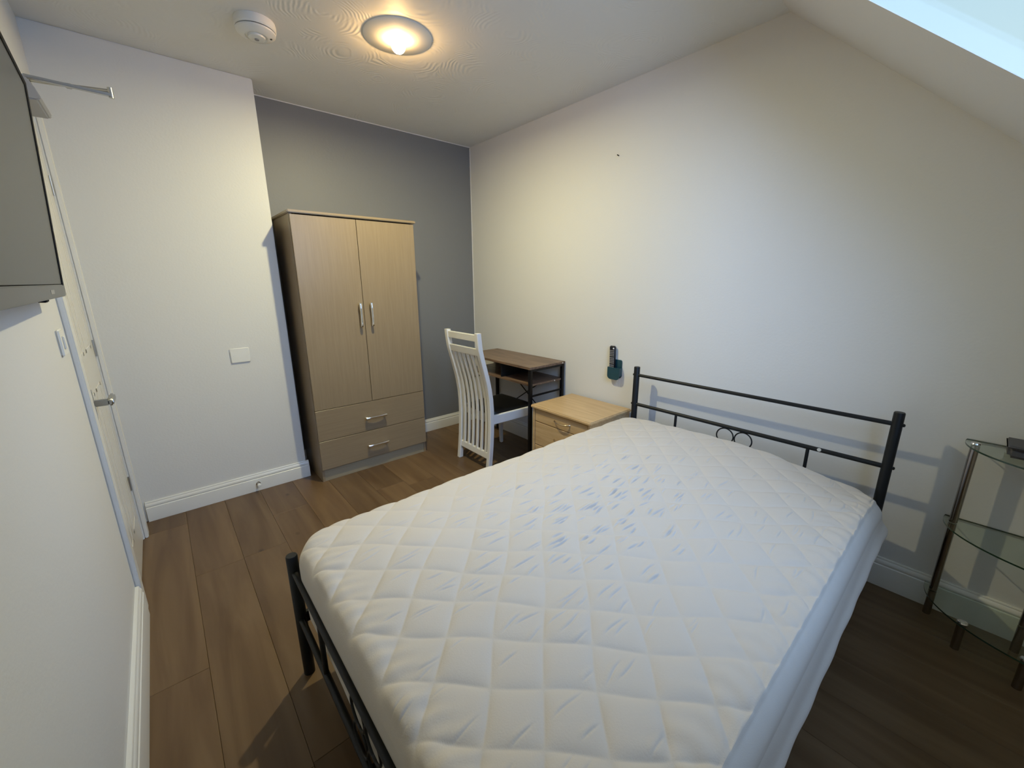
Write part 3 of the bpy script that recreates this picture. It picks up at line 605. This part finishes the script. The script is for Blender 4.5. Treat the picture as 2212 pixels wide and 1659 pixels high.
# ------------------------------------------------------------------ glass corner shelf unit
gs = thing('glass_shelf_unit', 'three-tier curved glass shelf unit on dark metal legs', 'shelf unit', (2.25, -.4, 0))
GX, GYC, GA, GB = 2.314, -.41, .285, .378
def shelf(z_, a_, b_):
    bm = bmesh.new(); A0 = math.radians(-8); poly = [(GX - .022 - (a_ - .022) * math.sin(A0 + (math.pi - 2 * A0) * k_ / 56), GYC - b_ * math.cos(A0 + (math.pi - 2 * A0) * k_ / 56)) for k_ in range(57)]
    add_prism(bm, poly, 'z', z_ - .006, z_)
    o = obj('glass_shelf', bm, 'glass', gs, 40); o.data.materials.append(M['glassedge'])
    for p in o.data.polygons:
        if abs(p.normal.z) < .5: p.material_index = 1
shelf(.770, GA, GB); shelf(.436, GA, GB); shelf(.118, GA + .02, GB)
def leg(x_, y_, z0, z1): bm = bmesh.new(); add_lathe(bm, [(0, z0), (.0125, z0), (.0125, z1), (0, z1)], 20, (x_, y_, 0)); return obj('leg', bm, 'smoke_steel', gs, 40)
for (x_, y_) in ((2.272, -.060), (2.272, -.760)):
    for z0, z1 in ((0, .1115), (.1185, .4295), (.4365, .7635)): leg(x_, y_, z0, z1)
for (x_, y_) in ((2.262, -.300),):
    for z0, z1 in ((0.001, .1115), (.1185, .4295), (.4365, .7635)): leg(x_, y_, z0, z1)
for (x_, y_) in ((2.112, -.150), (2.046, -.302)): leg(x_, y_, 0, .1115)
for (x_, y_, z_) in ((2.272, -.060, .7705), (2.262, -.300, .7705), (2.112, -.150, .1185), (2.046, -.302, .1185), (2.272, -.760, .7705)):
    bm = bmesh.new(); add_lathe(bm, [(0, 0), (.016, 0), (.014, .004), (.007, .007), (0, .007)], 20, (x_, y_, z_)); obj('cap', bm, 'chrome', gs, 40)
rb = thing('storage_box', 'small dark grey plastic box on the top glass shelf', 'box', (2.2, -.19, .7705))
bm = bmesh.new(); add_box(bm, 2.165, 2.285, -.262, -.132, .7712, .806, bev=.010, seg=3); obj('body', bm, 'box', rb, 40)
bm = bmesh.new(); add_box(bm, 2.160, 2.290, -.267, -.127, .806, .816, bev=.005, seg=3); obj('lid', bm, 'box', rb, 40)

# ------------------------------------------------------------------ remote control in teal holder
hd = thing('remote_holder', 'teal plastic remote holder stuck to the wall', 'holder', (2.33, 1.605, .712))
def rrect(y0, y1, z0, z1, rb_, rt_, n=8):
    p = []
    for (cy, cz, r_, a0) in ((y1 - rb_, z0 + rb_, rb_, -90), (y1 - rt_, z1 - rt_, rt_, 0), (y0 + rt_, z1 - rt_, rt_, 90), (y0 + rb_, z0 + rb_, rb_, 180)):
        for k_ in range(n + 1):
            t = math.radians(a0 + 90 * k_ / n); p.append((cy + r_ * math.cos(t), cz + r_ * math.sin(t)))
    return p
bm = bmesh.new(); add_prism(bm, rrect(1.563, 1.650, .722, .852, .022, .012), 'x', XR - .005, XR - .0003); obj('back_plate', bm, 'teal', hd, 35)
bm = bmesh.new(); add_prism(bm, rrect(1.558, 1.656, .716, .800, .026, .002), 'x', XR - .037, XR - .033)
add_box(bm, XR - .033, XR - .005, 1.558, 1.561, .742, .799); add_box(bm, XR - .033, XR - .005, 1.653, 1.656, .742, .799); add_box(bm, XR - .033, XR - .005, 1.585, 1.630, .716, .719)
obj('pocket', bm, 'teal', hd, 35)
rm = thing('remote_control', 'black remote control standing in the teal wall holder', 'remote control', (2.315, 1.627, .73))
RT = Matrix.Translation((XR - .019, 1.6275, .735)) @ Matrix.Rotation(math.radians(-1.5), 4, 'X')
bm = bmesh.new(); add_box(bm, -.009, .009, -.0225, .0225, 0, .210, bev=.005, seg=3, mtx=RT); obj('body', bm, 'remote', rm, 40)
bm = bmesh.new()
for r_ in range(13):
    if r_ in (3, 7): pass
    for c_ in (-1, 0, 1): 
        zc = .178 - r_ * .0115 - (.004 if r_ > 3 else 0) - (.004 if r_ > 7 else 0)
        if zc > .02: add_box(bm, -.0105, -.0085, c_ * .0125 - .0038, c_ * .0125 + .0038, zc - .0032, zc + .0032, mtx=RT)
bt = obj('buttons', bm, 'rubber', rm); bt['kind'] = 'stuff'
bm = bmesh.new(); add_tube(bm, [RT @ Vector((-.0085, -.0125, .194)), RT @ Vector((-.0110, -.0125, .194))], .0052, 16); obj('power_button', bm, 'whitebtn', rm, 40)

# ------------------------------------------------------------------ television on the left wall
TY1, TZ0, TZ1, TW = 1.850, 1.365, 1.915, .965
tv = thing('television', 'black flat-screen television tilted on the left wall', 'television', (-.23, TY1 - TW / 2, TZ0))
tilt = math.atan2(.032, .55); sw_ = math.radians(2.0)
TT = Matrix.Translation((-.205, TY1, TZ0)) @ Matrix.Rotation(sw_, 4, 'Z') @ Matrix.Rotation(tilt, 4, 'Y')
HT = .551
bm = bmesh.new(); add_box(bm, -.030, -.001, -TW, 0, 0, HT, bev=.004, mtx=TT); obj('case', bm, 'bezel', tv, 35)
bm = bmesh.new(); add_box(bm, -.0008, .0008, -TW + .028, -.028, .012, HT - .014, mtx=TT); obj('screen', bm, 'screen', tv, 35)
bm = bmesh.new()
add_box(bm, -.001, .003, -.0285, 0, 0, HT, bev=.001, seg=1, mtx=TT); add_box(bm, -.001, .003, -TW, -TW + .028, 0, HT, bev=.001, seg=1, mtx=TT); add_box(bm, -.001, .003, -TW + .028, -.0285, HT - .0145, HT, bev=.001, seg=1, mtx=TT)
obj('bezel', bm, 'bezel', tv, 35)
bm = bmesh.new(); add_box(bm, -.030, .004, -TW, .001, -.024, .010, bev=.002, mtx=TT); obj('lower_bezel', bm, 'strip', tv, 35)
bm = bmesh.new(); add_box(bm, .0038, .0046, -.34, -.27, -.012, -.002, mtx=TT); obj('badge', bm, 'steel', tv)
bm = bmesh.new(); add_box(bm, -.02, -.004, -.36, -.31, -.032, -.024, bev=.002, mtx=TT); obj('sensor_foot', bm, 'bezel', tv)
bm = bmesh.new(); add_box(bm, XL + .0005, XL + .006, 1.20, 1.56, 1.52, 1.76, bev=.001, seg=1); add_box(bm, XL + .005, -.232, 1.28, 1.31, 1.56, 1.72); add_box(bm, XL + .005, -.232, 1.45, 1.48, 1.56, 1.72); obj('wall_bracket', bm, 'blackmetal', tv, 35)
